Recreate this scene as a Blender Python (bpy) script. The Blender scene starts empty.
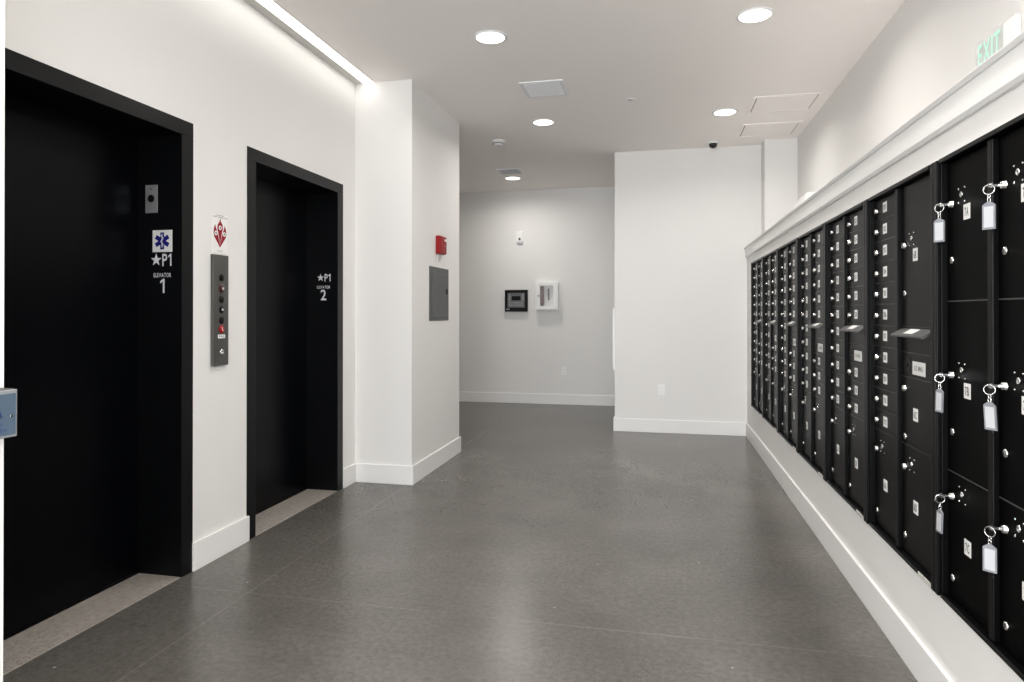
import bpy, bmesh, math, random
from mathutils import Vector, Matrix
random.seed(7)
C = bpy.context.scene.collection
S = bpy.context.scene
PI = math.pi

# ------------------------------------------------------------------ camera, world, light, exposure
cam_d = bpy.data.cameras.new('camera'); cam = bpy.data.objects.new('camera', cam_d); C.objects.link(cam)
cam.location = (0, 0, 1.3308)
cam.rotation_euler = (PI / 2 + 0.0037, 0, 0.2183)
cam_d.sensor_width = 36.0
cam_d.lens = 666.4656 / 1024 * 36.0
cam_d.shift_y = -(341 - 310.67) / 1024
cam_d.clip_start = 0.05
S.camera = cam

world = bpy.data.worlds.new('world'); S.world = world
world.use_nodes = True
bg = world.node_tree.nodes['Background']
bg.inputs['Color'].default_value = (0.85, 0.92, 1.0, 1)
bg.inputs['Strength'].default_value = 0.3

day_d = bpy.data.lights.new('rear_light', 'AREA'); day = bpy.data.objects.new('rear_light', day_d); C.objects.link(day)
day_d.shape = 'RECTANGLE'; day_d.size = 3.1; day_d.size_y = 2.7
day_d.energy = 500; day_d.color = (0.93, 0.965, 1.0)
day.location = (-0.7, -6.05, 1.45); day.rotation_euler = (PI / 2 + 0.12, 0, 0)   # daylight through the entrance glazing behind the camera

SIDE_FILL_W = 220.0
side_fill_d = bpy.data.lights.new('rear_light', 'AREA'); side_fill = bpy.data.objects.new('rear_light', side_fill_d); C.objects.link(side_fill)
side_fill_d.shape = 'RECTANGLE'; side_fill_d.size = 4.2; side_fill_d.size_y = 2.3
side_fill_d.energy = SIDE_FILL_W; side_fill_d.color = (0.93, 0.965, 1.0)
side_fill.location = (0.915, -2.6, 1.5); side_fill.rotation_euler = (PI / 2, 0, PI / 2)   # added fill light behind the camera, evening out the wall brightness

CAN_W = 11.0
LED_W = 4.5
S.view_settings.view_transform = 'Standard'
S.view_settings.look = 'None'
S.view_settings.exposure = 0.02
S.view_settings.gamma = 1.0
S.view_settings.use_curve_mapping = False
S.cycles.use_denoising = True
S.cycles.max_bounces = 12
S.cycles.diffuse_bounces = 8
S.cycles.sample_clamp_indirect = 8.0

# ------------------------------------------------------------------ materials
def mat(name, col, rough=0.5, metal=0.0, spec=0.5, emit=None, es=0.0, bump=None, coat=0.0, alpha=None, trans=0.0):
    m = bpy.data.materials.new(name); m.use_nodes = True
    nt = m.node_tree; b = nt.nodes['Principled BSDF']
    b.inputs['Base Color'].default_value = (*col, 1)
    b.inputs['Roughness'].default_value = rough
    b.inputs['Metallic'].default_value = metal
    b.inputs['Specular IOR Level'].default_value = spec
    b.inputs['Coat Weight'].default_value = coat
    b.inputs['Transmission Weight'].default_value = trans
    if emit:
        b.inputs['Emission Color'].default_value = (*emit, 1)
        b.inputs['Emission Strength'].default_value = es
    if bump:
        sc, st, dist = bump
        tc = nt.nodes.new('ShaderNodeTexCoord')
        n = nt.nodes.new('ShaderNodeTexNoise'); n.inputs['Scale'].default_value = sc; n.inputs['Detail'].default_value = 3
        bp = nt.nodes.new('ShaderNodeBump'); bp.inputs['Strength'].default_value = st; bp.inputs['Distance'].default_value = dist
        nt.links.new(tc.outputs['Object'], n.inputs['Vector'])
        nt.links.new(n.outputs['Fac'], bp.inputs['Height'])
        nt.links.new(bp.outputs['Normal'], b.inputs['Normal'])
    return m

def var(m, scale, amount):
    """slow tonal variation of the paint itself"""
    nt = m.node_tree; b = nt.nodes['Principled BSDF']; col = list(b.inputs['Base Color'].default_value)
    tc = nt.nodes.new('ShaderNodeTexCoord'); n = nt.nodes.new('ShaderNodeTexNoise'); n.inputs['Scale'].default_value = scale
    mx = nt.nodes.new('ShaderNodeMix'); mx.data_type = 'RGBA'
    mx.inputs[6].default_value = [c * (1 - amount) for c in col[:3]] + [1]
    mx.inputs[7].default_value = [min(1, c * (1 + amount)) for c in col[:3]] + [1]
    nt.links.new(tc.outputs['Object'], n.inputs['Vector']); nt.links.new(n.outputs['Fac'], mx.inputs[0])
    nt.links.new(mx.outputs[2], b.inputs['Base Color'])
    return m

PAINT = var(mat('wall_paint', (0.765, 0.755, 0.74), 0.6, spec=0.3, bump=(160, 0.08, 0.002)), 1.2, 0.012)
CEIL = var(mat('ceiling_paint', (0.94, 0.90, 0.875), 0.8, spec=0.2, bump=(160, 0.08, 0.002)), 1.0, 0.012)
TRIM = mat('trim_paint', (0.80, 0.795, 0.785), 0.4, spec=0.3)
DOORBLK = mat('elevator_black', (0.0010, 0.0013, 0.0021), 0.30, spec=0.11)
FRAMEBLK = mat('frame_black', (0.0025, 0.0028, 0.0035), 0.35, spec=0.2, bump=(240, 0.05, 0.001))
MBLK = mat('mailbox_black', (0.002, 0.002, 0.0022), 0.32, spec=0.09, bump=(420, 0.18, 0.001))
MFRAME = mat('mailbox_frame_black', (0.002, 0.002, 0.0022), 0.34, spec=0.13, bump=(420, 0.22, 0.001))
LBLK = mat('locker_textured_black', (0.0012, 0.0012, 0.0013), 0.42, spec=0.03, bump=(700, 0.35, 0.001))
EDGE = mat('door_gap_glint', (0.035, 0.035, 0.035), 0.35, metal=0.3)  # paler grey painting the highlight along the mailbox door edges
LOCKGLINT = mat('locker_gap_glint', (0.10, 0.10, 0.10), 0.35, metal=0.5)  # lighter still, painting the light caught on the locker door edges
DARK = mat('dark_void', (0.004, 0.004, 0.004), 0.7, spec=0.1)
CHROME = mat('chrome', (0.82, 0.82, 0.80), 0.22, metal=1.0)
STEEL = mat('brushed_steel', (0.13, 0.128, 0.12), 0.42, metal=0.75, bump=(300, 0.05, 0.001))
DSTEEL = mat('key_switch_steel', (0.42, 0.43, 0.45), 0.4, metal=0.6)
WHITEP = mat('white_plastic', (0.84, 0.84, 0.83), 0.4)
PLATEW = mat('placard_white', (0.80, 0.80, 0.78), 0.5)
SIGNW = mat('sign_letter_white', (0.72, 0.72, 0.76), 0.5)
INK = mat('ink', (0.02, 0.02, 0.022), 0.6)
REDP = mat('red_plastic', (0.27, 0.003, 0.005), 0.4, spec=0.3)
REDINK = mat('red_ink', (0.27, 0.006, 0.018), 0.6, spec=0.2)
BLUEINK = mat('blue_ink', (0.008, 0.009, 0.17), 0.6, spec=0.2)
GREYP = mat('grey_panel_paint', (0.085, 0.088, 0.088), 0.45, bump=(200, 0.06, 0.001))
BLACKP = mat('black_plastic', (0.004, 0.004, 0.0045), 0.4, spec=0.2)
BLUEPLATE = mat('blue_push_plate', (0.085, 0.125, 0.175), 0.45, metal=0.2)
PUSHINK = mat('push_plate_ink', (0.02, 0.045, 0.16), 0.5)
PANELGREY = mat('annunciator_grey', (0.12, 0.12, 0.12), 0.5)
LEDM = mat('led_lens', (0.9, 0.9, 0.88), 0.4, emit=(1.0, 0.965, 0.90), es=3.0)
CANM = mat('can_lens', (0.9, 0.9, 0.88), 0.4, emit=(1.0, 0.95, 0.87), es=6.0)
HOUSE = mat('led_flange_grey', (0.58, 0.57, 0.54), 0.5)
VENTW = mat('vent_white', (0.80, 0.81, 0.83), 0.5)
VENTG = mat('vent_grey', (0.55, 0.55, 0.58), 0.5)
ACRYL = mat('clear_acrylic', (0.93, 0.95, 0.94), 0.1, spec=0.3); ACRYL.node_tree.nodes['Principled BSDF'].inputs['Alpha'].default_value = 0.12
GREEN = mat('exit_green', (0.42, 0.72, 0.60), 0.5, emit=(0.35, 0.85, 0.65), es=0.30)
GLASS = mat('cabinet_glass', (0.9, 0.92, 0.92), 0.05); GLASS.node_tree.nodes['Principled BSDF'].inputs['Alpha'].default_value = 0.10
GAPSHADE = mat('gap_shade_grey', (0.16, 0.155, 0.15), 0.8)  # grey painting the shading along the access panel edges
HOOD = mat('hood_toplit_grey', (0.045, 0.045, 0.045), 0.4, spec=0.5, bump=(420, 0.3, 0.001))  # lighter than the mailbox black, light from above put into the colour

def concrete(name, dark, light, joints, rough):
    m = bpy.data.materials.new(name); m.use_nodes = True
    nt = m.node_tree; N = nt.nodes; L = nt.links; b = N['Principled BSDF']
    tc = N.new('ShaderNodeTexCoord')
    def noise(sc, det=4, ro=0.55):
        n = N.new('ShaderNodeTexNoise'); n.inputs['Scale'].default_value = sc; n.inputs['Detail'].default_value = det; n.inputs['Roughness'].default_value = ro
        L.new(tc.outputs['Object'], n.inputs['Vector']); return n.outputs['Fac']
    def ramp(f, p0, p1, c0=(0, 0, 0, 1), c1=(1, 1, 1, 1)):
        r = N.new('ShaderNodeValToRGB'); r.color_ramp.elements[0].position = p0; r.color_ramp.elements[1].position = p1
        r.color_ramp.elements[0].color = c0; r.color_ramp.elements[1].color = c1
        L.new(f, r.inputs['Fac']); return r.outputs['Color']
    def mix(f, a, bb, mode='MIX'):
        x = N.new('ShaderNodeMix'); x.data_type = 'RGBA'; x.blend_type = mode
        if isinstance(f, float): x.inputs[0].default_value = f
        else: L.new(f, x.inputs[0])
        for k, v in ((6, a), (7, bb)):
            if isinstance(v, tuple): x.inputs[k].default_value = v
            else: L.new(v, x.inputs[k])
        return x.outputs[2]
    base = ramp(noise(1.1, 6, 0.62), 0.30, 0.70, (*dark, 1), (*light, 1))
    fine = ramp(noise(38, 5, 0.7), 0.34, 0.64, (0.76, 0.76, 0.76, 1), (1.12, 1.12, 1.12, 1))
    base = mix(1.0, base, fine, 'MULTIPLY')
    # exposed dark aggregate in worn patches
    vo = N.new('ShaderNodeTexVoronoi'); vo.inputs['Scale'].default_value = 62
    L.new(tc.outputs['Object'], vo.inputs['Vector'])
    agg = ramp(vo.outputs['Distance'], 0.16, 0.36, (1, 1, 1, 1), (0, 0, 0, 1))
    patch = ramp(noise(0.75, 4), 0.46, 0.60)
    am = mix(1.0, agg, patch, 'MULTIPLY')
    am = mix(1.0, am, (0.75, 0.75, 0.75, 1), 'MULTIPLY')
    base = mix(am, base, (dark[0] * 0.45, dark[1] * 0.45, dark[2] * 0.45, 1))
    # scattered pale specks
    v2 = N.new('ShaderNodeTexVoronoi'); v2.inputs['Scale'].default_value = 4.2
    L.new(tc.outputs['Object'], v2.inputs['Vector'])
    sp = ramp(v2.outputs['Distance'], 0.018, 0.03, (0.7, 0.7, 0.7, 1), (0, 0, 0, 1))
    base = mix(sp, base, (0.5, 0.48, 0.45, 1))
    if joints:
        sx = N.new('ShaderNodeSeparateXYZ'); L.new(tc.outputs['Object'], sx.inputs[0])
        for ax, val, wid in joints:
            a = N.new('ShaderNodeMath'); a.operation = 'SUBTRACT'; a.inputs[1].default_value = val; L.new(sx.outputs[ax], a.inputs[0])
            c = N.new('ShaderNodeMath'); c.operation = 'ABSOLUTE'; L.new(a.outputs[0], c.inputs[0])
            d = N.new('ShaderNodeMath'); d.operation = 'LESS_THAN'; d.inputs[1].default_value = wid; L.new(c.outputs[0], d.inputs[0])
            e = N.new('ShaderNodeMath'); e.operation = 'MULTIPLY'; L.new(d.outputs[0], e.inputs[0]); L.new(ramp(noise(1.7, 2), 0.38, 0.62, (0.12, 0.12, 0.12, 1), (0.45, 0.45, 0.45, 1)), e.inputs[1])
            base = mix(e.outputs[0], base, (0.27, 0.255, 0.235, 1))
    L.new(base, b.inputs['Base Color'])
    b.inputs['Roughness'].default_value = rough
    b.inputs['Specular IOR Level'].default_value = 0.5
    bp = N.new('ShaderNodeBump'); bp.inputs['Strength'].default_value = 0.05; bp.inputs['Distance'].default_value = 0.002
    L.new(noise(30, 5), bp.inputs['Height']); L.new(bp.outputs['Normal'], b.inputs['Normal'])
    return m
FLOOR = concrete('polished_concrete', (0.088, 0.082, 0.074), (0.146, 0.137, 0.124), [(0, -1.915, 0.0035), (1, 2.83, 0.0028)], 0.27)
SILL = concrete('sill_concrete', (0.31, 0.28, 0.25), (0.40, 0.365, 0.33), [], 0.5)

# ------------------------------------------------------------------ mesh helpers
_glyph = {}
def glyph(ch):
    if ch == '1':
        return ([(0.17, 0), (0.28, 0), (0.28, 0.70), (0.19, 0.70), (0.0, 0.58), (0.0, 0.47), (0.17, 0.565)], [(0, 1, 2, 3, 6), (3, 4, 5, 6)], 0.28)
    if ch not in _glyph:
        cu = bpy.data.curves.new('g', 'FONT'); cu.body = ch; cu.resolution_u = 3; cu.size = 1.0; cu.offset = 0.012
        o = bpy.data.objects.new('g', cu); C.objects.link(o)
        dg = bpy.context.evaluated_depsgraph_get(); dg.update()
        me = bpy.data.meshes.new_from_object(o.evaluated_get(dg))
        vs = [(v.co.x, v.co.y) for v in me.vertices]; fs = [tuple(p.vertices) for p in me.polygons]
        bpy.data.objects.remove(o); bpy.data.curves.remove(cu); bpy.data.meshes.remove(me)
        x0 = min(v[0] for v in vs); x1 = max(v[0] for v in vs)
        _glyph[ch] = ([(v[0] - x0, v[1]) for v in vs], fs, x1 - x0)
    return _glyph[ch]

class MB:
    def __init__(s): s.bm = bmesh.new(); s.mi = 0
    def _tag(s, faces):
        for f in faces: f.material_index = s.mi
    def box(s, x0, x1, y0, y1, z0, z1, bev=0.0):
        x0, x1 = sorted((x0, x1)); y0, y1 = sorted((y0, y1)); z0, z1 = sorted((z0, z1))
        v = [s.bm.verts.new(p) for p in ((x0, y0, z0), (x1, y0, z0), (x1, y1, z0), (x0, y1, z0), (x0, y0, z1), (x1, y0, z1), (x1, y1, z1), (x0, y1, z1))]
        f = [s.bm.faces.new([v[i] for i in q]) for q in ((3, 2, 1, 0), (4, 5, 6, 7), (0, 1, 5, 4), (1, 2, 6, 5), (2, 3, 7, 6), (3, 0, 4, 7))]
        s._tag(f)
        if bev:
            es = list({e for q in f for e in q.edges})
            r = bmesh.ops.bevel(s.bm, geom=es, offset=bev, segments=2, affect='EDGES', profile=0.5)
            s._tag(r['faces'])
        return s
    def lathe(s, o, axis, prof, seg=20, cap=True):
        """prof: list of (distance along axis, radius) from o"""
        a = Vector(axis).normalized(); t = Vector((0, 0, 1)) if abs(a.z) < 0.9 else Vector((1, 0, 0))
        u = a.cross(t).normalized(); w = a.cross(u)
        rings = []
        for d, r in prof:
            rings.append([s.bm.verts.new(Vector(o) + a * d + (u * math.cos(2 * PI * i / seg) + w * math.sin(2 * PI * i / seg)) * max(r, 1e-5)) for i in range(seg)])
        fs = []
        for A, B in zip(rings, rings[1:]):
            for i in range(seg):
                j = (i + 1) % seg
                f = s.bm.faces.new((A[i], B[i], B[j], A[j])); f.smooth = True; fs.append(f)
        if cap:
            fs.append(s.bm.faces.new(rings[0])); fs.append(s.bm.faces.new(list(reversed(rings[-1]))))
        s._tag(fs); return s
    def tube(s, pts, r, seg=8, closed=False):
        P = [Vector(p) for p in pts]; n = len(P); rings = []
        for i in range(n):
            a = P[(i + 1) % n] - P[i - 1] if closed else P[min(i + 1, n - 1)] - P[max(i - 1, 0)]
            a.normalize(); t = Vector((0.31, 0.9, 0.2)); u = a.cross(t).normalized(); w = a.cross(u)
            rings.append([s.bm.verts.new(P[i] + (u * math.cos(2 * PI * k / seg) + w * math.sin(2 * PI * k / seg)) * r) for k in range(seg)])
        fs = []
        pairs = list(zip(rings, rings[1:])) + ([(rings[-1], rings[0])] if closed else [])
        for A, B in pairs:
            for i in range(seg):
                j = (i + 1) % seg; f = s.bm.faces.new((A[i], A[j], B[j], B[i])); f.smooth = True; fs.append(f)
        if not closed: fs.append(s.bm.faces.new(list(reversed(rings[0])))); fs.append(s.bm.faces.new(rings[-1]))
        s._tag(fs); return s
    def ring(s, c, n, R, r, seg=24, a=None):
        n = Vector(n).normalized(); t = Vector((0, 0, 1)) if abs(n.z) < 0.9 else Vector((1, 0, 0))
        u = n.cross(t).normalized(); w = n.cross(u)
        ru, rw = (R, R) if a is None else (R, a)
        return s.tube([Vector(c) + u * ru * math.cos(2 * PI * i / seg) + w * rw * math.sin(2 * PI * i / seg) for i in range(seg)], r, 8, True)
    def prism(s, poly, o, right, up, d):
        """poly in (right, up) coordinates, extruded by d along right x up (towards the viewer)"""
        o = Vector(o); R_ = Vector(right); U_ = Vector(up); n = R_.cross(U_).normalized()
        A = [s.bm.verts.new(o + R_ * x + U_ * y) for x, y in poly]
        B = [s.bm.verts.new(o + R_ * x + U_ * y + n * d) for x, y in poly]
        fs = [s.bm.faces.new(B), s.bm.faces.new(list(reversed(A)))]
        for i in range(len(poly)):
            j = (i + 1) % len(poly); fs.append(s.bm.faces.new((A[i], A[j], B[j], B[i])))
        s._tag(fs); return s
    def text(s, body, o, right, up, h, d=0.0006, sq=1.0, gap=0.14, width=None):
        """centred on o; h = capital height; raised by d"""
        k = h / 0.70
        tot = 0; items = []
        for ch in body:
            if ch == ' ': tot += 0.3; continue
            v, f, w = glyph(ch); items.append((v, f, tot)); tot += w + gap
        tot -= gap
        kx = k * sq if width is None else width / tot
        o = Vector(o); R_ = Vector(right); U_ = Vector(up); n = R_.cross(U_).normalized()
        fs = []
        for v, f, off in items:
            top = [s.bm.verts.new(o + R_ * ((x + off - tot / 2) * kx) + U_ * (y * k - h / 2) + n * d) for x, y in v]
            for q in f:
                try: fs.append(s.bm.faces.new([top[i] for i in q]))
                except ValueError: pass
        s._tag(fs); return s
    def build(s, name, mats, parent=None, loc=None):
        me = bpy.data.meshes.new(name)
        if parent is not None: off = WORLD_LOC[parent.name]
        else: off = Vector(loc) if loc is not None else Vector((0, 0, 0))
        if off.length: bmesh.ops.translate(s.bm, verts=s.bm.verts, vec=-off)
        bmesh.ops.recalc_face_normals(s.bm, faces=s.bm.faces) if False else None
        s.bm.to_mesh(me); s.bm.free()
        for m in (mats if isinstance(mats, (list, tuple)) else [mats]): me.materials.append(m)
        o = bpy.data.objects.new(name, me); C.objects.link(o)
        if parent is not None: o.parent = parent
        else: o.location = off
        WORLD_LOC[o.name] = Vector(off)
        return o
WORLD_LOC = {}
def thing(name, label, cat, loc, group=None):
    o = bpy.data.objects.new(name, None); C.objects.link(o); o.location = loc; o.empty_display_size = 0.05
    o['label'] = label; o['category'] = cat
    if group: o['group'] = group
    WORLD_LOC[o.name] = Vector(loc)
    return o
def tag(o, label, cat, group=None):
    o['label'] = label; o['category'] = cat
    if group: o['group'] = group
    return o
def struct(o, label, cat):
    o['kind'] = 'structure'; o['label'] = label; o['category'] = cat; return o

# ------------------------------------------------------------------ dimensions (metres)
XL, XR, XU = -2.355, 0.922, 1.395        # left wall, mailbox wall, upper right wall
ZC = 3.149
YB = -6.0                                # entrance end behind the camera
YF = 9.65                                # far alcove wall
YW, XW = 7.604, -0.498                   # white partition
D1 = (1.797, 3.002); D2 = (3.464, 4.669) # elevator openings incl. frame
HF = 2.309; FW = 0.085; XP = -2.610
BB = 0.015; BH = 0.147

# ------------------------------------------------------------------ the room
struct(MB().box(-4.6, 1.6, YB - 0.2, YF + 0.2, -0.15, 0).build('floor', FLOOR), 'polished grey concrete floor with thin saw-cut joints', 'floor')
struct(MB().box(-4.6, 1.6, YB - 0.2, YF + 0.2, ZC, ZC + 0.15).build('ceiling', CEIL), 'smooth off-white painted ceiling with recessed lights', 'ceiling')
m = MB()
m.box(-2.72, XL, YB, D1[0], 0, ZC); m.box(-2.72, XL, D1[1], D2[0], 0, ZC); m.box(-2.72, XL, D2[1], 4.881, 0, ZC)
m.box(-2.72, XL, D1[0], D1[1], HF, ZC); m.box(-2.72, XL, D2[0], D2[1], HF, ZC)
m.box(-2.80, -2.72, YB, 4.881, 0, ZC)
struct(m.build('wall_left', PAINT), 'white wall holding the two black elevator doors', 'wall')
struct(MB().box(-2.80, -1.879, 4.881, 6.132, 0, ZC).build('wall_column', PAINT), 'white projecting column past the elevators', 'wall')
struct(MB().box(-4.6, 1.6, YF, YF + 0.15, 0, ZC).build('wall_far', PAINT), 'white far wall of the alcove with the two fire boxes', 'wall')
struct(MB().box(-4.6, -4.45, 6.132, YF, 0, ZC).box(-4.6, -2.8, 5.98, 6.132, 0, ZC).build('wall_alcove', PAINT), 'white side wall of the alcove behind the column', 'wall')
struct(MB().box(XW, 1.6, YW, YF, 0, ZC).build('wall_partition', PAINT), 'plain white wall facing the camera beside the mailboxes', 'wall')
struct(MB().box(1.071, XU, 7.377, YW, 2.03, ZC).build('wall_pier', PAINT), 'narrow white pier above the ledge in the corner', 'wall')
# mailbox wall: real recess for the mailbox units
MB0, MB1, MZ0, MZ1 = 1.753, 7.185, 0.380, 1.846
m = MB()
m.box(XR, XU, -0.3, YW, 0, MZ0); m.box(XR, XU, -0.3, YW, MZ1, 2.010)
m.box(XR, XU, YB, -0.3, 0, ZC)
m.box(XR, XU, -0.3, MB0, MZ0, MZ1); m.box(XR, XU, MB1, YW, MZ0, MZ1)
struct(m.build('wall_right', PAINT), 'white furred wall framing the black mailboxes', 'wall')
struct(MB().box(XU, XU + 0.15, YB, YW, 0, ZC).build('wall_right_upper', PAINT), 'white upper wall set back above the mailbox ledge', 'wall')
m = MB()
prof = [(XU, 2.010), (XU, 2.038), (0.8905, 2.038), (0.889, 2.0365), (0.889, 2.034), (0.897, 2.022), (0.903, 2.022), (0.903, 1.943), (0.912, 1.931), (0.9225, 1.931), (0.9225, 2.010)]
m.prism(prof, (0, YW, 0), (1, 0, 0), (0, 0, 1), YW + 0.3)
struct(m.build('trim_1', TRIM), 'white ledge cap and apron trim above the mailboxes', 'trim')
# entrance side: jamb wall whose end shows at the left picture edge, glazing behind the camera
struct(MB().box(XL, -1.55, 0.95, 1.309, 0, ZC).build('wall_entrance', PAINT), 'white wall end at the left edge carrying the push plate', 'wall')
m = MB()
for x0, x1 in ((XL, -2.2), (-0.75, -0.65), (0.8, XR)): m.box(x0, x1, YB - 0.03, YB + 0.05, 0, ZC)
m.box(XL, XR, YB - 0.03, YB + 0.05, 2.75, ZC); m.box(XL, XR, YB - 0.03, YB + 0.05, 0, 0.12)
struct(m.build('window_1', FRAMEBLK), 'black framed entrance glazing behind the camera', 'window')

m = MB()  # added frame around the side fill light, out of view
for y0 in (-4.75, -3.35, -1.95, -0.55): m.box(XR - 0.02, XR + 0.001, y0, y0 + 0.05, 0.3, 2.7)
m.box(XR - 0.02, XR + 0.001, -4.75, -0.5, 0.25, 0.3); m.box(XR - 0.02, XR + 0.001, -4.75, -0.5, 2.7, 2.75)
struct(m.build('fill_light_frame', FRAMEBLK), 'black frame around an added unseen fill light behind the camera', 'window')

def baseboard(name, segs, label):
    m = MB()
    for x0, x1, y0, y1 in segs: m.box(x0, x1, y0, y1, 0, BH, 0.003)
    struct(m.build(name, TRIM), label, 'baseboard')
baseboard('baseboard_left', [(XL, XL + BB, 1.309, D1[0]), (XL, XL + BB, D1[1] - 0.005, D2[0] + 0.010), (XL, XL + BB, D2[1], 4.881)], 'white baseboard between the elevator doors')
baseboard('baseboard_column', [(XL + BB, -1.879 + BB, 4.881 - BB, 4.881), (-1.879, -1.879 + BB, 4.881, 6.132 + BB), (-2.8, -1.879, 6.132, 6.132 + BB)], 'white baseboard wrapping the projecting column')
baseboard('baseboard_far', [(-4.45, XW, YF - BB, YF)], 'white baseboard along the far alcove wall')
baseboard('baseboard_partition', [(XW - BB, XR - BB, YW - BB, YW), (XW - BB, XW, YW, YF - BB)], 'white baseboard under the plain partition wall')
baseboard('baseboard_right', [(XR - BB, XR, YB, YW - BB)], 'white baseboard below the mailboxes')

# ------------------------------------------------------------------ elevator doors
def elevator(n, D, label):
    y0, y1 = D
    t = bpy.data.objects.new('door_%d' % n, None); C.objects.link(t); t.location = (XL, (y0 + y1) / 2, 0); WORLD_LOC[t.name] = Vector(t.location)
    struct(t, label, 'elevator door')
    m = MB(); xa, xb = -2.66, XL + 0.004
    m.box(xa, xb, y0, y0 + FW, 0, HF - 0.076, 0.002); m.box(xa, xb, y1 - FW, y1, 0, HF - 0.076, 0.002)
    m.box(xa, xb, y0, y1, HF - 0.0755, HF, 0.002)
    m.build('frame', FRAMEBLK, t)
    m = MB(); m.box(-2.65, XP, y0 + FW, y1 - FW, 0.012, HF - 0.077, 0.001)
    m.build('door_panel', DOORBLK, t)
    MB().box(XP - 0.004, XP + 0.012, y0 + FW, y1 - FW, 0.0, 0.006, 0.001).build('threshold', DARK, t)
    MB().box(XP + 0.012, XL, y0 + FW, y1 - FW, -0.002, 0.003).build('sill', SILL, t)
    return t
elevator(1, D1, 'black elevator door nearest the camera, marked elevator 1')
elevator(2, D2, 'black elevator door by the column, marked elevator 2')

RX, UZ = Vector((1, 0, 0)), Vector((0, 0, 1))
RY = Vector((0, 1, 0)); RYm = Vector((0, -1, 0))
def star(r, k=0.40):
    return [((r if i % 2 == 0 else r * k) * math.sin(PI * i / 5), (r if i % 2 == 0 else r * k) * math.cos(PI * i / 5)) for i in range(10)]
yj1, yj2 = D1[1] - FW, D2[1] - FW
# signs on the far jamb of elevator 1
kt = thing('key_switch_plate', 'grey metal key switch plate high on the jamb of elevator 1', 'key switch', (-2.5275, yj1, 1.912))
MB().box(-2.563, -2.492, yj1 - 0.004, yj1, 1.841, 1.984, 0.001).build('plate', DSTEEL, kt)
MB().lathe((-2.5275, yj1 - 0.004, 1.914), (0, -1, 0), [(0, 0.019), (0.004, 0.019), (0.006, 0.015), (0.006, 0.009), (0.003, 0.008)]).build('key_cylinder', BLACKP, kt)
for z in (1.962, 1.864):
    MB().lathe((-2.5275, yj1 - 0.004, z), (0, -1, 0), [(0, 0.005), (0.002, 0.004)], 10).build('screw', CHROME, kt)
st = thing('star_of_life_sign', 'white square sign with a blue six-armed medical star on the elevator 1 jamb', 'sign', (-2.4635, yj1, 1.697))
MB().box(-2.521, -2.406, yj1 - 0.003, yj1, 1.641, 1.752, 0.0008).build('plate', PLATEW, st)
m = MB()
c = Vector((-2.4635, yj1 - 0.003, 1.697))
for k in range(3):
    a = k * PI / 3; u = Vector((math.cos(a), 0, math.sin(a))); w = Vector((-math.sin(a), 0, math.cos(a)))
    m.prism([(-0.011, -0.043), (0.011, -0.043), (0.011, 0.043), (-0.011, 0.043)], c + Vector((0, -0.0002 * k, 0)), u, w, 0.0006)
m.build('emblem', BLUEINK, st)
m = MB()
m.box(c.x - 0.0015, c.x + 0.0015, c.y - 0.0022, c.y - 0.001, c.z - 0.034, c.z + 0.036)
m.tube([(c.x + 0.007 * math.sin(i * 0.9), c.y - 0.0015, c.z - 0.026 + i * 0.0045) for i in range(13)], 0.0016, 6)
m.build('staff', PLATEW, st)
def level_sign(yj, xc, zc, h, label):
    m = MB()
    m.prism(star(h * 0.52), (xc - h * 0.52, yj, zc), RX, UZ, 0.002)
    m.text('P1', (xc + h * 0.50, yj, zc), RX, UZ, h, 0.002, width=h * 0.86, gap=0.10)
    tag(m.build('level_sign', SIGNW, None, (xc, yj, zc)), label, 'sign')
level_sign(yj1, -2.468, 1.601, 0.062, 'white raised star and P1 under the blue medical star sign')
level_sign(yj2, -2.463, 1.597, 0.056, 'small white raised star and P1 on the jamb of the farther elevator')
def number_sign(yj, xc, zt, hn, num, wt, label):
    m = MB()
    m.text('ELEVATOR', (xc, yj, zt), RX, UZ, 0.021, 0.002, width=wt, gap=0.12)
    m.text(num, (xc, yj, zt - 0.019 - hn / 2), RX, UZ, hn, 0.002, width=(0.026 if num == '1' else 0.045))
    tag(m.build('elevator_number_sign', SIGNW, None, (xc, yj, zt)), label, 'sign')
number_sign(yj1, -2.463, 1.524, 0.072, '1', 0.102, 'white raised ELEVATOR 1 lettering under the star on the jamb')
number_sign(yj2, -2.468, 1.526, 0.078, '2', 0.108, 'white raised ELEVATOR 2 lettering on the jamb')

# ------------------------------------------------------------------ call station and fire notice between the elevators
ct = thing('call_station', 'tall grey steel elevator call panel with round buttons between the doors', 'call panel', (XL, 3.205, 1.346))
xf = XL + 0.020
MB().box(XL, xf, 3.141, 3.268, 1.046, 1.648, 0.002).build('faceplate', STEEL, ct)
def button(z, r, m, name, dome=0.006):
    return MB().lathe((xf, 3.207, z), (1, 0, 0), [(0, r), (0.003, r), (0.004, r * 0.86), (dome, r * 0.8), (dome + 0.001, r * 0.3)], 24).build(name, m, ct)
button(1.524, 0.020, BLACKP, 'button')
b = button(1.465, 0.024, mat('dark_red_bezel', (0.05, 0.008, 0.008), 0.3), 'key_switch')
o = MB().lathe((xf + 0.007, 3.209, 1.465), (1, 0, 0), [(0, 0.008), (0.002, 0.008)], 14).build('key_slot', CHROME, b)
button(1.407, 0.020, BLACKP, 'button')
b = button(1.350, 0.020, BLACKP, 'call_button')
MB().prism([(-0.010, -0.004), (0.010, -0.004), (0, 0.011)], (xf + 0.0072, 3.207, 1.349), RY, UZ, 0.0006).build('arrow', SIGNW, b)
button(1.293, 0.020, BLACKP, 'button')
b = button(1.243, 0.023, REDP, 'fire_button')
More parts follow.
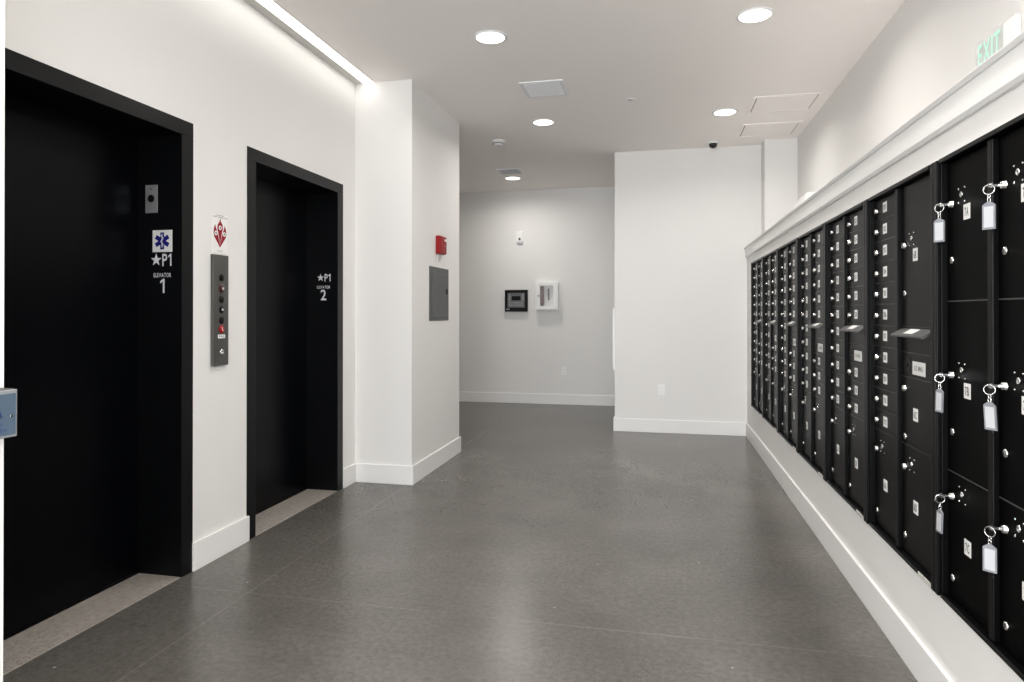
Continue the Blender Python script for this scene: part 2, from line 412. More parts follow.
m = MB(); m.prism([(-0.010, 0.010), (0.0, 0.012), (0.003, -0.002), (0.010, -0.012), (-0.002, -0.008)], (xf + 0.0072, 3.207, 1.243), RY, UZ, 0.0005)
m.build('symbol', mat('pale_pink', (0.75, 0.45, 0.42), 0.5), b)
m = MB(); m.box(xf, xf + 0.0015, 3.178, 3.236, 1.194, 1.214); m.mi = 1
m.text('FIRE', (xf + 0.0017, 3.207, 1.204), RY, UZ, 0.010, 0.0003, width=0.044); m.build('label_plate', [PLATEW, INK], ct)
MB().lathe((xf, 3.208, 1.119), (1, 0, 0), [(0, 0.015), (0.004, 0.015), (0.006, 0.011), (0.006, 0.005), (0.003, 0.004)], 24).build('keyhole', CHROME, ct)

ft = thing('fire_notice', 'white notice with a red flame emblem above the elevator call panel', 'notice', (XL, 3.218, 1.762))
MB().box(XL, XL + 0.0025, 3.153, 3.283, 1.660, 1.872, 0.0006).build('plate', PLATEW, ft)
xs = XL + 0.0025
m = MB()
def flame(pts, dz=0.0006): m.prism(pts, (xs, 3.217, 1.762), RY, UZ, dz)
half = [(0, -0.072), (0.022, -0.046), (0.048, -0.016), (0.054, 0.006), (0.050, 0.034), (0.040, 0.052), (0.036, 0.036), (0.024, 0.014), (0.012, -0.02)]
flame(half); flame([(-x, y) for x, y in reversed(half)])
flame([(0, -0.070), (0.006, -0.03), (0.016, 0.012), (0.024, 0.032), (0.020, 0.056), (0.006, 0.070), (0.002, 0.088), (-0.006, 0.068), (-0.020, 0.052), (-0.024, 0.030), (-0.016, 0.012), (-0.006, -0.03)], 0.0009)
m.build('emblem', REDINK, ft)
for dy, dz in ((0, 0.036), (-0.035, 0.004), (0.035, 0.004)):
    b = MB().lathe((xs + 0.0009, 3.217 + dy, 1.762 + dz), (1, 0, 0), [(0, 0.0125), (0.0004, 0.0125)], 20).build('medallion', PLATEW, ft)
    MB().lathe((xs + 0.0013, 3.217 + dy, 1.762 + dz), (1, 0, 0), [(0, 0.0055), (0.0004, 0.0055)], 10).build('pictogram', INK, b)
m = MB()
m.text('IN FIRE EMERGENCY', (xs, 3.217, 1.865), RY, UZ, 0.006, 0.0003, width=0.07)
m.text('DO NOT USE ELEVATOR', (xs, 3.217, 1.855), RY, UZ, 0.007, 0.0003, width=0.118)
m.build('heading', INK, ft)
m = MB(); m.text('USE STAIRS', (xs, 3.217, 1.671), RY, UZ, 0.007, 0.0003, width=0.042)
m.build('footer', INK, ft)

# ------------------------------------------------------------------ push plate at the left picture edge
xp = -1.497
pt = thing('push_plate', 'blue-grey square push plate for opening the door, at the left edge', 'push plate', (-1.55, 1.240, 1.094))
MB().box(-1.55, xp - 0.004, 1.180, 1.300, 1.036, 1.152, 0.006).build('box', STEEL, pt)
MB().box(xp - 0.004, xp, 1.182, 1.298, 1.038, 1.150, 0.002).build('rim', DSTEEL, pt)
b = MB().box(xp, xp + 0.0015, 1.187, 1.293, 1.044, 1.141, 0.0006).build('face', BLUEPLATE, pt)
m = MB(); o = (xp + 0.0015, 1.240, 1.103)
m.ring((xp + 0.002, 1.240, 1.094), (1, 0, 0), 0.012, 0.0014)
m.tube([(xp + 0.002, 1.238, 1.121), (xp + 0.002, 1.238, 1.104), (xp + 0.002, 1.251, 1.104), (xp + 0.002, 1.257, 1.088)], 0.002)
m.lathe((xp + 0.0015, 1.238, 1.126), (1, 0, 0), [(0, 0.0042), (0.001, 0.0042)], 12)
m.text('PUSH', (xp + 0.0016, 1.240, 1.070), RY, UZ, 0.008, 0.0004, width=0.036)
m.text('TO OPEN', (xp + 0.0016, 1.240, 1.057), RY, UZ, 0.008, 0.0004, width=0.058)
m.build('symbol', PUSHINK, b)
for y in (1.199, 1.281): MB().lathe((xp + 0.0015, y, 1.088), (1, 0, 0), [(0, 0.004), (0.0015, 0.003)], 10).build('screw', CHROME, pt)

# ------------------------------------------------------------------ things on the column and the far wall
xc = -1.879
t = thing('fire_alarm_horn', 'red fire alarm box on the side of the white column', 'fire alarm', (xc, 5.52, 1.92))
MB().box(xc, xc + 0.040, 5.440, 5.600, 1.842, 1.998, 0.005).build('housing', REDP, t)
MB().box(xc + 0.040, xc + 0.050, 5.446, 5.594, 1.848, 1.992, 0.004).build('cover', REDP, t)
MB().box(xc + 0.050, xc + 0.055, 5.53, 5.58, 1.955, 1.975, 0.002).build('strobe_lens', WHITEP, t)
MB().lathe((xc + 0.050, 5.535, 1.91), (1, 0, 0), [(0, 0.008), (0.004, 0.007)], 12).build('key_lock', CHROME, t)
tag(MB().box(xc, xc + 0.006, 5.49, 5.55, 1.775, 1.841, 0.001).build('cable_cover', PAINT, None, (xc, 5.52, 1.80)), 'small white cover strip on the column under the red box', 'cover')
t = thing('electrical_panel', 'dark grey flush electrical panel door on the side of the white column', 'electrical panel', (xc, 5.53, 1.27))
MB().box(xc, xc + 0.006, 5.274, 5.785, 1.266, 1.726, 0.002).build('trim_frame', GREYP, t)
d = MB().box(xc + 0.006, xc + 0.012, 5.33, 5.745, 1.295, 1.668, 0.003).build('door', GREYP, t)
MB().box(xc + 0.012, xc + 0.020, 5.70, 5.725, 1.50, 1.545, 0.003).build('latch', BLACKP, d)

t = thing('alarm_annunciator', 'black fire alarm annunciator box on the far wall', 'alarm panel', (-2.08, YF, 1.52))
m = MB(); yb = YF - 0.05; x0, x1, z0, z1 = -2.238, -1.897, 1.353, 1.673
m.box(x0, x1, yb + 0.008, YF, z0, z1, 0.004); m.build('housing', BLACKP, t)
m = MB(); w = 0.040
m.box(x0, x1, yb - 0.006, yb + 0.008, z1 - w, z1, 0.003); m.box(x0, x1, yb - 0.006, yb + 0.008, z0, z0 + w * 1.5, 0.003)
m.box(x0, x0 + w, yb - 0.006, yb + 0.008, z0 + w * 1.5, z1 - w, 0.003); m.box(x1 - w, x1, yb - 0.006, yb + 0.008, z0 + w * 1.5, z1 - w, 0.003)
dd = m.build('door_frame', BLACKP, t)
MB().box(x0 + 0.02, x0 + 0.075, yb - 0.008, yb - 0.006, z0 + 0.025, z0 + 0.045).build('badge', mat('badge_grey', (0.25, 0.25, 0.3), 0.4), dd)
pn = MB().box(x0 + w, x1 - w, yb + 0.002, yb + 0.008, z0 + w * 1.5, z1 - w).build('control_panel', PANELGREY, t)
MB().box(x0 + 0.105, x1 - 0.105, yb - 0.001, yb + 0.002, 1.52, 1.582, 0.001).build('screen', BLACKP, pn)
m = MB()
for i in range(7):
    for j in range(3): m.box(x0 + 0.062 + i * 0.031, x0 + 0.083 + i * 0.031, yb - 0.001, yb + 0.002, 1.43 + j * 0.026, 1.447 + j * 0.026, 0.001)
for j in range(4):
    for s_ in (0, 1): m.box(*((x0 + 0.055, x0 + 0.085) if s_ == 0 else (x1 - 0.085, x1 - 0.055)), yb - 0.001, yb + 0.002, 1.515 + j * 0.026, 1.533 + j * 0.026, 0.001)
m.build('keypad', mat('key_grey', (0.30, 0.30, 0.30), 0.5), pn)

t = thing('alarm_cabinet', 'white wall cabinet with a small glazed window on the far wall', 'cabinet', (-1.60, YF, 1.58))
yb = YF - 0.11; x0, x1, z0, z1 = -1.774, -1.438, 1.376, 1.790
m = MB()
m.box(x0, x0 + 0.05, yb + 0.012, YF, z0, z1, 0.002); m.box(x1 - 0.05, x1, yb + 0.012, YF, z0, z1, 0.002)
m.box(x0 + 0.05, x1 - 0.05, yb + 0.012, YF, z0, z0 + 0.04, 0.002); m.box(x0 + 0.05, x1 - 0.05, yb + 0.012, YF, z1 - 0.04, z1, 0.002)
m.box(x0 + 0.05, x1 - 0.05, YF - 0.01, YF, z0 + 0.04, z1 - 0.04); m.build('housing', WHITEP, t)
m = MB(); wx0, wx1, wz0, wz1 = -1.700, -1.508, 1.430, 1.728
m.box(x0 + 0.012, wx0, yb, yb + 0.012, z0 + 0.012, z1 - 0.012, 0.002); m.box(wx1, x1 - 0.012, yb, yb + 0.012, z0 + 0.012, z1 - 0.012, 0.002)
m.box(wx0, wx1, yb, yb + 0.012, z0 + 0.012, wz0, 0.002); m.box(wx0, wx1, yb, yb + 0.012, wz1, z1 - 0.012, 0.002)
d = m.build('door', WHITEP, t)
MB().box(wx0, wx1, yb + 0.005, yb + 0.008, wz0, wz1).build('window', GLASS, d)
MB().lathe((x0 + 0.050, yb, 1.582), (0, -1, 0), [(0, 0.010), (0.012, 0.010), (0.014, 0.007)], 14).build('latch', BLACKP, d)
m = MB(); m.box(-1.698, -1.655, yb + 0.03, YF - 0.011, 1.44, 1.72, 0.004); m.build('red_board', mat('dark_red', (0.09, 0.006, 0.012), 0.4), t)
m = MB(); m.box(-1.60, -1.575, YF - 0.03, YF - 0.010, 1.52, 1.69, 0.004); m.build('bracket', PANELGREY, t)
MB().box(-1.625, -1.60, yb + 0.02, yb + 0.03, 1.43, 1.466, 0.002).build('tag', WHITEP, t)

t = thing('wall_sensor', 'small white sensor box high on the far wall', 'sensor', (-2.02, YF, 2.45))
m = MB(); m.box(-2.072, -1.968, YF - 0.035, YF, 2.375, 2.535, 0.012); m.build('housing', WHITEP, t)
MB().lathe((-2.02, YF - 0.035, 2.425), (0, -1, 0), [(0, 0.018), (0.004, 0.016), (0.006, 0.006)], 16).build('lens', PANELGREY, t)
MB().box(-2.064, -1.976, YF - 0.028, YF, 2.355, 2.375, 0.004).build('base_lip', VENTG, t)
def outlet(x, y, z, label):
    t = thing('wall_outlet', label, 'outlet', (x, y, z), 'wall outlets')
    MB().box(x - 0.036, x + 0.036, y - 0.006, y, z - 0.058, z + 0.058, 0.002).build('cover_plate', WHITEP, t)
    for s_ in (-1, 1):
        r = MB().box(x - 0.017, x + 0.017, y - 0.008, y - 0.006, z + s_ * 0.024 - 0.015, z + s_ * 0.024 + 0.015, 0.0015).build('receptacle', WHITEP, t)
        m = MB()
        for dx in (-0.006, 0.006): m.box(x + dx - 0.001, x + dx + 0.001, y - 0.0085, y - 0.0078, z + s_ * 0.024 - 0.004, z + s_ * 0.024 + 0.006)
        m.build('slot', INK, r)
outlet(0.014, YW, 0.478, 'white outlet low on the plain wall facing the camera')
outlet(-1.365, YF, 0.487, 'white outlet low on the far alcove wall')
t = thing('wall_panel', 'flat white panel edge projecting from the alcove side of the plain wall', 'panel', (XW, 7.80, 1.03))
MB().box(XW - 0.024, XW, 7.615, 7.99, 0.69, 1.383, 0.003).build('cover', WHITEP, t)
m = MB(); m.box(XW - 0.028, XW - 0.024, 7.65, 7.955, 0.73, 1.343, 0.002); m.build('face', WHITEP, t)

# ------------------------------------------------------------------ ceiling
def lamp(parent, pos, shape, sx, sy, watts, spread=180):
    ld = bpy.data.lights.new('lamp', 'AREA'); ld.shape = shape; ld.size = sx; ld.size_y = sy; ld.energy = watts; ld.color = (1.0, 0.965, 0.915)
    ld.spread = math.radians(spread)
    o = bpy.data.objects.new('lamp', ld); C.objects.link(o); o.parent = parent; o.location = Vector(pos) - WORLD_LOC[parent.name]
def can(x, y, label, w=1.0, spread=156):
    t = thing('recessed_light', label, 'ceiling light', (x, y, ZC), 'recessed ceiling lights')
    MB().lathe((x, y, ZC + 0.001), (0, 0, -1), [(0, 0.112), (0.004, 0.112), (0.008, 0.100), (0.008, 0.094), (0.003, 0.092)], 40, False).build('trim_ring', WHITEP, t)
    MB().lathe((x, y, ZC), (0, 0, -1), [(0, 0.093), (0.005, 0.093), (0.006, 0.080)], 40).build('lens', CANM, t)
    lamp(t, (x, y, ZC - 0.008), 'DISK', 0.185, 0.185, CAN_W * w, spread)
can(-1.088, 4.248, 'lit round ceiling light nearest the elevators')
can(-1.080, 6.248, 'lit round ceiling light just beyond the white square grille')
can(0.568, 4.283, 'lit round ceiling light nearest the mailboxes, cut near the top edge')
can(0.576, 6.293, 'lit round ceiling light beside the two access panels')
can(-1.930, 8.750, 'lit round ceiling light in the far alcove', 1.25, 165)
for x, y, w in ((-1.09, 2.25, 'left'), (0.57, 2.28, 'right'), (-1.09, 0.25, 'left'), (0.57, 0.28, 'right'), (-1.09, -1.75, 'left'), (0.57, -1.72, 'right'), (-1.09, -3.75, 'left'), (0.57, -3.72, 'right')):
    can(x, y, 'lit round ceiling light out of view on the %s at %s' % ('elevator side' if w == 'left' else 'mailbox side', {2: 'the nearest row', 0: 'the row overhead', -1: 'the row behind', -3: 'the entrance row'}[int(y)]))
t = thing('linear_light', 'long glowing linear light along the ceiling above the elevators', 'linear light', (-2.28, 4.88, ZC))
MB().box(XL + 0.001, -2.280, YB + 0.1, 4.879, ZC - 0.006, ZC - 0.001, 0.001).box(-2.1955, -2.190, YB + 0.1, 4.879, ZC - 0.006, ZC - 0.001, 0.001).build('flange', HOUSE, t)
MB().box(-2.2795, -2.196, YB + 0.1, 4.879, ZC - 0.008, ZC - 0.001, 0.001).build('lens', LEDM, t)
lamp(t, (-2.238, (YB + 4.979) / 2, ZC - 0.010), 'RECTANGLE', 0.070, 4.86 - YB - 0.1, LED_W)

t = thing('ceiling_grille', 'square white grille in the ceiling between two round lights', 'grille', (-0.91, 5.31, ZC))
MB().box(-1.085, -0.735, 5.13, 5.50, ZC - 0.010, ZC, 0.004).build('frame', VENTW, t)
m = MB()
for i in range(15): m.box(-1.055, -0.765, 5.158 + i * 0.0215, 5.170 + i * 0.0215, ZC - 0.013, ZC - 0.010, 0.001)
m.build('slats', VENTW, t)
t = thing('ceiling_grille', 'square grey grille in the alcove ceiling before the farthest light', 'grille', (-1.87, 8.31, ZC))
MB().box(-2.02, -1.72, 8.17, 8.47, ZC - 0.008, ZC, 0.003).build('frame', VENTW, t)
m = MB()
for i in range(11): m.box(-1.995, -1.745, 8.192 + i * 0.0235, 8.206 + i * 0.0235, ZC - 0.011, ZC - 0.008, 0.001)
m.build('slats', VENTG, t)
t = thing('smoke_detector', 'small white round smoke detector on the ceiling', 'smoke detector', (-1.668, 6.835, ZC))
MB().lathe((-1.668, 6.835, ZC), (0, 0, -1), [(0, 0.075), (0.012, 0.075), (0.016, 0.068)], 28).build('base', WHITEP, t)
MB().lathe((-1.668, 6.835, ZC - 0.016), (0, 0, -1), [(0, 0.060), (0.012, 0.056), (0.030, 0.040), (0.034, 0.02)], 28).build('head', WHITEP, t)
MB().lathe((-1.668, 6.835, ZC - 0.026), (0, 0, -1), [(0, 0.0585), (0.006, 0.0565)], 28).build('vent_band', PANELGREY, t)
t = thing('fire_sprinkler', 'small white flush fire sprinkler in the middle of the ceiling', 'sprinkler', (-0.243, 5.75, ZC))
MB().lathe((-0.243, 5.75, ZC), (0, 0, -1), [(0, 0.040), (0.003, 0.040), (0.005, 0.032), (0.005, 0.02), (0.001, 0.018)], 24).build('escutcheon', WHITEP, t)
MB().lathe((-0.243, 5.75, ZC), (0, 0, -1), [(0, 0.007), (0.008, 0.007), (0.009, 0.012), (0.011, 0.012)], 16).build('deflector', VENTG, t)
t = thing('dome_camera', 'small black dome security camera on the ceiling by the white wall', 'camera', (0.553, 7.37, ZC))
MB().lathe((0.553, 7.37, ZC), (0, 0, -1), [(0, 0.058), (0.016, 0.058), (0.020, 0.050)], 28).build('base', WHITEP, t)
MB().lathe((0.553, 7.37, ZC - 0.020), (0, 0, -1), [(0, 0.042)] + [(0.012 + 0.036 * math.sin(a), 0.042 * math.cos(a)) for a in [i * PI / 16 for i in range(9)]], 28).build('dome', mat('smoked_dome', (0.006, 0.006, 0.007), 0.12), t)
def access(x0, x1, y0, y1, label):
    t = thing('access_panel', label, 'access panel', ((x0 + x1) / 2, (y0 + y1) / 2, ZC), 'ceiling access panels')
    w = 0.028; m = MB(); z0 = ZC - 0.006
    m.box(x0, x1, y0, y0 + w, z0, ZC, 0.002); m.box(x0, x1, y1 - w, y1, z0, ZC, 0.002)
    m.box(x0, x0 + w, y0 + w, y1 - w, z0, ZC, 0.002); m.box(x1 - w, x1, y0 + w, y1 - w, z0, ZC, 0.002)
    m.build('frame', CEIL, t)
    MB().box(x0 + 0.01, x1 - 0.01, y0 + 0.01, y1 - 0.01, ZC - 0.0015, ZC).build('gap_shade', GAPSHADE, t)  # grey sheet standing in for the shade around the hatch
    d = MB().box(x0 + w + 0.008, x1 - w - 0.008, y0 + w + 0.009, y1 - w - 0.009, ZC - 0.006, ZC, 0.0015).build('hatch', CEIL, t)
    MB().lathe((x0 + 0.055, (y0 + y1) / 2 - 0.08, ZC - 0.004), (0, 0, -1), [(0, 0.010), (0.002, 0.009)], 14).build('cam_lock', HOUSE, d)
access(0.770, 1.320, 5.90, 6.37, 'white ceiling access panel nearer the camera by the right wall')
access(0.775, 1.325, 6.74, 7.22, 'white ceiling access panel in the corner over the pier')

# exit sign and emergency light on the upper right wall
t = thing('exit_sign', 'clear edge-lit exit sign with pale green letters above the mailbox ledge', 'exit sign', (XU, 3.25, 2.40))
MB().box(XU - 0.010, XU - 0.004, 3.05, 3.37, 2.385, 2.54, 0.002).build('acrylic_panel', ACRYL, t)
m = MB(); m.text('EXIT', (XU - 0.0105, 3.245, 2.470), RYm, UZ, 0.095, 0.0006, width=0.195); m.build('lettering', GREEN, t)
MB().box(XU - 0.030, XU, 2.990, 3.090, 2.400, 2.515, 0.014).build('housing', WHITEP, t)

t = thing('emergency_light', 'white emergency light fitting peeking over the mailbox ledge near the corner', 'emergency light', (XU, 6.72, 2.35))
m = MB(); m.box(XU - 0.10, XU, 6.47, 6.85, 2.30, 2.432, 0.025); m.build('housing', WHITEP, t)
m = MB(); m.lathe((XU - 0.06, 6.93, 2.36), (-0.6, -0.5, -0.2), [(-0.03, 0.030), (0.0, 0.045), (0.03, 0.052), (0.035, 0.046)], 24); m.build('lamp_head', WHITEP, t)
m = MB(); m.tube([(XU - 0.05, 6.84, 2.36), (XU - 0.06, 6.88, 2.36), (XU - 0.06, 6.92, 2.36)], 0.012); m.build('arm', WHITEP, t)

# ------------------------------------------------------------------ mailbox units
UW = 0.776; DT = 1.828; DP = 0.0916; DB = 0.398     # unit width, top of doors, door pitch, bottom of doors
XF, XD = 0.910, 0.938                               # frame front, door front
SIDE, CWA, CWB, DIV = 0.041, 0.314, 0.350, 0.030
lock_me = arrow_me = None
def shared(name, me, parent, pos):
    o = bpy.data.objects.new(name, me); C.objects.link(o); o.parent = parent
    o.location = Vector(pos) - WORLD_LOC[parent.name]; return o
m = MB(); m.lathe((0, 0, 0), (-1, 0, 0), [(0, 0.0125), (0.004, 0.0125), (0.005, 0.0112), (0.011, 0.0110), (0.0125, 0.0095), (0.0125, 0.004)], 18)
m.mi = 1; m.box(-0.0129, -0.0120, -0.0012, 0.0012, -0.006, 0.006)
tmp = m.build('lock', [CHROME, INK]); lock_me = tmp.data; bpy.data.objects.remove(tmp)
m = MB(); m.lathe((0, 0, 0), (-1, 0, 0), [(0, 0.0125), (0.003, 0.0125), (0.0055, 0.0105), (0.006, 0.004)], 18)
m.mi = 1; m.box(-0.0066, -0.0058, -0.0012, 0.0012, -0.006, 0.006)
tmp = m.build('lock', [CHROME, INK]); low_me = tmp.data; bpy.data.objects.remove(tmp)
m = MB(); m.lathe((0, 0, 0), (-1, 0, 0), [(0, 0.0095), (0.003, 0.0095), (0.004, 0.008), (0.004, 0.004), (0.002, 0.0035)], 16)
for dy in (-0.022, 0.022):
    for dz in (-0.026, 0.020): m.lathe((0, dy, dz), (-1, 0, 0), [(0, 0.0038), (0.002, 0.003), (0.0028, 0.001)], 8)
tmp = m.build('arrow_lock', CHROME); arrow_me = tmp.data; bpy.data.objects.remove(tmp)
PLW, PLH = 0.046, 0.043
def placard(parent, y, z, body, w=PLW, h=PLH):
    m = MB(); m.box(XD - 0.0015, XD, y - w / 2, y + w / 2, z - h / 2, z + h / 2); m.mi = 1
    m.text(body, (XD - 0.0016, y, z), RYm, UZ, h * (0.50 if len(body) > 2 else 0.56), 0.0003, width=w * (0.74 if len(body) > 2 else 0.6))
    return m.build('number_placard', [PLATEW, INK], parent)
def door(unit, yf, CW, z0, z1, kind, body, z_lock=None, z_plate=None, z_low=None, arrow=True, paint=None):
    """yf: far edge of the column; door spans yf-CW .. yf"""
    g = 0.0018
    m = MB(); m.box(XD, XD + 0.012, yf - CW + g, yf - g, z0 + g, z1 - g, 0.0022)
    d = m.build('door', paint or MBLK, unit)
    if kind == 'tenant':
        shared('lock', lock_me, d, (XD, yf - 0.047, (z0 + z1) / 2 - 0.004))
        placard(d, yf - 0.146, (z0 + z1) / 2 + 0.001, body)
    elif kind == 'parcel':
        shared('lock', lock_me, d, (XD, yf - 0.045, z_lock))
        shared('lock', low_me, d, (XD, yf - 0.041, z_low))
        if arrow: shared('arrow_lock', arrow_me, d, (XD, yf - 0.110, z_lock + 0.022))
        placard(d, yf - 0.147, z_plate, body, 0.044, 0.048)
    return d
count = [100]
def nxt():
    count[0] += 1
    return str(count[0])
def frame(unit, y0, y1, left, right, edge):
    m = MB(); b = 0.003
    m.box(XF, 0.962, y0 + 0.001, y0 + SIDE - 0.012, MZ0 + 0.001, MZ1 - 0.001, b); m.box(XF + 0.010, 0.962, y0 + SIDE - 0.012, y0 + SIDE, MZ0 + 0.001, MZ1 - 0.001, 0.002)
    m.box(XF, 0.962, y1 - SIDE + 0.012, y1 - 0.001, MZ0 + 0.001, MZ1 - 0.001, b); m.box(XF + 0.010, 0.962, y1 - SIDE, y1 - SIDE + 0.012, MZ0 + 0.001, MZ1 - 0.001, 0.002)
    yd = y1 - SIDE - CWA
    m.box(XF + 0.012, 0.962, yd - DIV, yd, DB, DT, 0.003)
    m.box(XF + 0.001, 0.962, y0 + SIDE, y1 - SIDE, DT + 0.002, MZ1 - 0.001, 0.002)
    m.box(XF + 0.004, 0.962, y0 + SIDE, y1 - SIDE, MZ0 + 0.001, DB - 0.002, 0.002)
    m.mi = 1  # thin pale strips in the door gaps, painted edge highlights
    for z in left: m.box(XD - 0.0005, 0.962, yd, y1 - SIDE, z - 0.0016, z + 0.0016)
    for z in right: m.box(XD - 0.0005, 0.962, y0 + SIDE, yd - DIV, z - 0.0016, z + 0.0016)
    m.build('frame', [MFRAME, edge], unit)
    MB().box(0.962, 1.33, y0 + 0.002, y1 - 0.002, MZ0 + 0.002, MZ1 - 0.002).build('cabinet_body', DARK, unit)
    m = MB(); m.box(XF + 0.001, XF + 0.005, y0 + 0.03, y0 + 0.15, MZ0 + 0.001, MZ0 + 0.016); m.build('data_plate', HOUSE, unit)
ORD = ['farthest black mailbox unit, at the corner by the plain white wall', 'black mailbox unit second from the far corner, small doors over two parcel doors',
       'black mailbox unit third from the far corner, small doors over two parcel doors', 'black mailbox unit fourth from the far corner, small doors over two parcel doors',
       'black mailbox unit fifth from the far corner, beside the one with the tall 6B door', 'black mailbox unit with a tall 6B parcel door, next to the parcel lockers']
for i in range(6):                                   # i = 0 nearest of the six, beside the lockers
    y0 = 2.529 + i * UW; y1 = y0 + UW; num = 6 - i
    u = thing('mailbox_unit', ORD[num - 1], 'mailbox unit', (XF, (y0 + y1) / 2, MZ0), 'mailbox units in the right wall')
    lz = [DT - k * DP for k in range(1, 12)]
    rz = lz[5:6] + [DT - 7.08 * DP, DT - 8.12 * DP] + lz[10:] + ([] if num == 6 else lz[:5] + [DT - (8.12 + k * 0.96) * DP for k in (1, 2)])
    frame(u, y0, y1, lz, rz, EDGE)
    ya = y1 - SIDE; yb = ya - CWA - DIV; CW = CWB
    for k in range(11): door(u, ya, CWA, DT - (k + 1) * DP, DT - k * DP, 'tenant', nxt())
    zl = DT - 11 * DP
    door(u, ya, CWA, DB, zl, 'parcel', '%dA' % num, 0.735, 0.597, 0.463)
    if num == 6: door(u, yb, CWB, DT - 6 * DP, DT, 'parcel', '6B', 1.594, 1.551, 1.408)
    else:
        for k in range(6): door(u, yb, CWB, DT - (k + 1) * DP, DT - k * DP, 'tenant', nxt())
    z6 = DT - 6 * DP; z7 = DT - 7.08 * DP; z8 = DT - 8.12 * DP
    m = MB(); g = 0.0018; m.box(XD, XD + 0.012, yb - CW + g, yb - g, z7 + g, z6 - 0.004, 0.002); m.build('slot_panel', MBLK, u)
    m = MB(); m.prism([(0.0, 0.000), (-0.046, -0.026), (-0.046, -0.031), (-0.042, -0.033), (0.0, -0.010)], (XD, yb - 0.012, z6 - 0.006), RX, UZ, CW - 0.024)
    h = m.build('outgoing_mail_hood', HOOD, u)
    m = MB(); n1 = Vector((-0.048, 0, -0.021)); 
    m.prism([(0, 0), (1, 0), (1, 1), (0, 1)], Vector((XD - 0.006, yb - 0.120, z6 - 0.006 - 0.0034 + 0.0006)), (0, -0.090, 0), (-0.028, 0, -0.01583), -0.0012)
    m.build('mail_label', PLATEW, h)
    m = MB(); m.box(XD, XD + 0.012, yb - CW + g, yb - g, z8 + g, z7 - g, 0.0022); mp = m.build('master_panel', MBLK, u)
    m = MB(); zc = (z7 + z8) / 2; yc = yb - 0.180
    m.box(XD - 0.0015, XD, yc - 0.062, yc + 0.062, zc - 0.033, zc + 0.017); m.mi = 1
    m.text('U.S. MAIL', (XD - 0.0016, yc, zc - 0.007), RYm, UZ, 0.018, 0.0003, width=0.085); m.build('mail_plate', [PLATEW, INK], mp)
    m = MB(); m.lathe((XD, yb - 0.062, zc), (-1, 0, 0), [(0, 0.011), (0.002, 0.011), (0.003, 0.007)], 14)
    for dy in (0.040, 0.088):
        for dz in (-0.020, 0.020): m.lathe((XD, yb - dy, zc + dz), (-1, 0, 0), [(0, 0.005), (0.002, 0.004)], 10)
    m.box(XD - 0.0008, XD, yb - 0.098, yb - 0.030, zc - 0.030, zc + 0.030); m.build('master_lock', BLACKP, mp)
    if num == 6:
        door(u, yb, CWB, zl, z8, 'parcel', '6C', 1.038, 0.948, 0.850, arrow=False)
        door(u, yb, CWB, DB, zl, 'parcel', '6D', 0.733, 0.600, 0.465)
    else:
        for k in range(3): door(u, yb, CWB, z8 - (k + 1) * (z8 - zl) / 3, z8 - k * (z8 - zl) / 3, 'tenant', nxt())
        door(u, yb, CWB, DB, zl, 'parcel', '%dB' % num, 0.735, 0.597, 0.463)
y0 = 2.529 - UW; y1 = 2.529
u = thing('parcel_locker_unit', 'black unit of six large parcel lockers with keys hanging, nearest the camera', 'parcel lockers', (XF, (y0 + y1) / 2, MZ0))
frame(u, y0, y1, (0.810, 1.370), (0.810, 1.370), LOCKGLINT)
ROWS = [(1.370, DT, 1.687, 1.649, 1.504), (0.810, 1.370, 1.128, 1.087, 0.942), (DB, 0.810, 0.732, 0.597, 0.464)]
for col, cw, names in ((y1 - SIDE, CWA, 'ABC'), (y1 - SIDE - CWA - DIV, CWB, 'DEF')):
    for (z0, z1, zl, zp, zlow), nm in zip(ROWS, names): door(u, col, cw, z0, z1, 'parcel', '7' + nm, zl, zp, zlow, paint=LBLK)

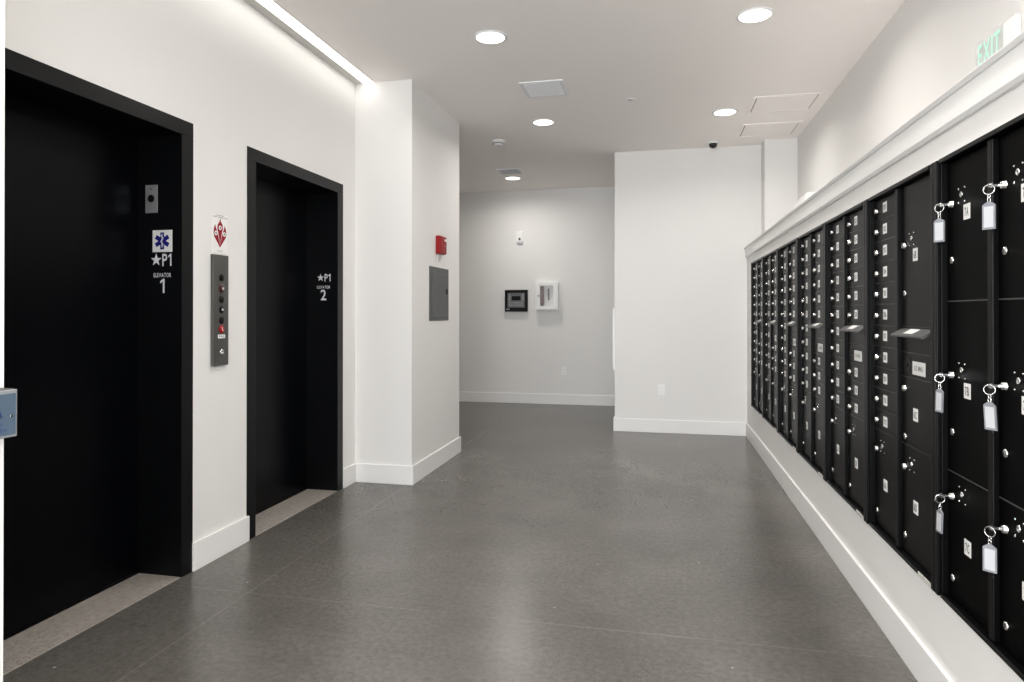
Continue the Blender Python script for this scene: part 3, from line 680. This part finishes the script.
# ------------------------------------------------------------------ keys with white tags, hanging in the parcel locker locks
def key_tag(y, z, yaw, wob, label):
    t = thing('key_tag', label, 'key tag', (XD - 0.0125, y, z), 'key tags in the parcel locker locks')
    x0 = XD - 0.0125
    m = MB(); m.box(x0 - 0.020, x0 + 0.0, y - 0.001, y + 0.001, z - 0.0035, z + 0.0035, 0.0004)
    m.lathe((x0 - 0.024, y - 0.001, z), (0, 1, 0), [(0, 0.007), (0.002, 0.007)], 18); m.build('key', CHROME, t)
    rx = x0 - 0.028; rz = z - 0.011
    m = MB(); m.ring((rx, y, rz), (math.sin(yaw), math.cos(yaw), 0), 0.0135, 0.0013); m.build('split_ring', CHROME, t)
    cz = rz - 0.0135
    m = MB(); m.ring((rx, y, cz - 0.005), (math.cos(yaw), math.sin(yaw), 0), 0.0035, 0.0011, 12, 0.006)
    m.ring((rx, y, cz - 0.015), (math.sin(yaw), math.cos(yaw), 0), 0.0035, 0.0011, 12, 0.007); m.build('chain', CHROME, t)
    # clear plastic tag with paper insert, turned by yaw about the vertical
    tz = cz - 0.024; W, H = 0.0168, 0.074
    R_ = Vector((math.sin(yaw) * 0 + math.cos(yaw + PI / 2) * -1, math.sin(yaw + PI / 2) * -1, 0)); U_ = (Vector((0, 0, 1)) + R_ * wob).normalized()
    m = MB()
    n = R_.cross(U_).normalized()
    o = Vector((rx, y, tz)) - n * 0.0022
    m.prism([(-W, -H), (W, -H), (W, -0.006), (W * 0.55, 0), (0.003, 0.004), (-0.003, 0.004), (-W * 0.55, 0), (-W, -0.006)], o, R_, U_, 0.0044)
    f = m.build('tag_case', TAGCASE, t)
    m = MB(); m.prism([(-W * 0.74, -H + 0.006), (W * 0.74, -H + 0.006), (W * 0.74, -0.010), (-W * 0.74, -0.010)], o + n * 0.0044, R_, U_, 0.0004)
    m.prism([(W * 0.74, -H + 0.006), (-W * 0.74, -H + 0.006), (-W * 0.74, -0.010), (W * 0.74, -0.010)][::1], o - n * 0.0004, R_, U_, 0.0003)
    m.build('paper_insert', PAPER, f)
TAGCASE = mat('tag_case_plastic', (0.24, 0.25, 0.27), 0.25, coat=0.4)
PAPER = mat('tag_paper', (0.48, 0.49, 0.51), 0.6)
ca, cb = y1 - SIDE - 0.045, y1 - SIDE - CWA - DIV - 0.040
key_tag(ca, 1.687, 0.75, 0.0, 'white key tag hanging from the lock of locker 7A')
key_tag(ca, 1.128, 0.26, 0.04, 'white key tag hanging from the lock of locker 7B')
key_tag(ca, 0.732, 0.12, 0.06, 'white key tag hanging from the lock of locker 7C')
key_tag(cb, 1.687, 0.68, 0.0, 'white key tag on the topmost locker right of 7A')
key_tag(cb, 1.128, 0.55, -0.06, 'white key tag on the middle locker right of 7B')
key_tag(cb, 0.732, 0.85, 0.0, 'white key tag on the bottom locker right of 7C')
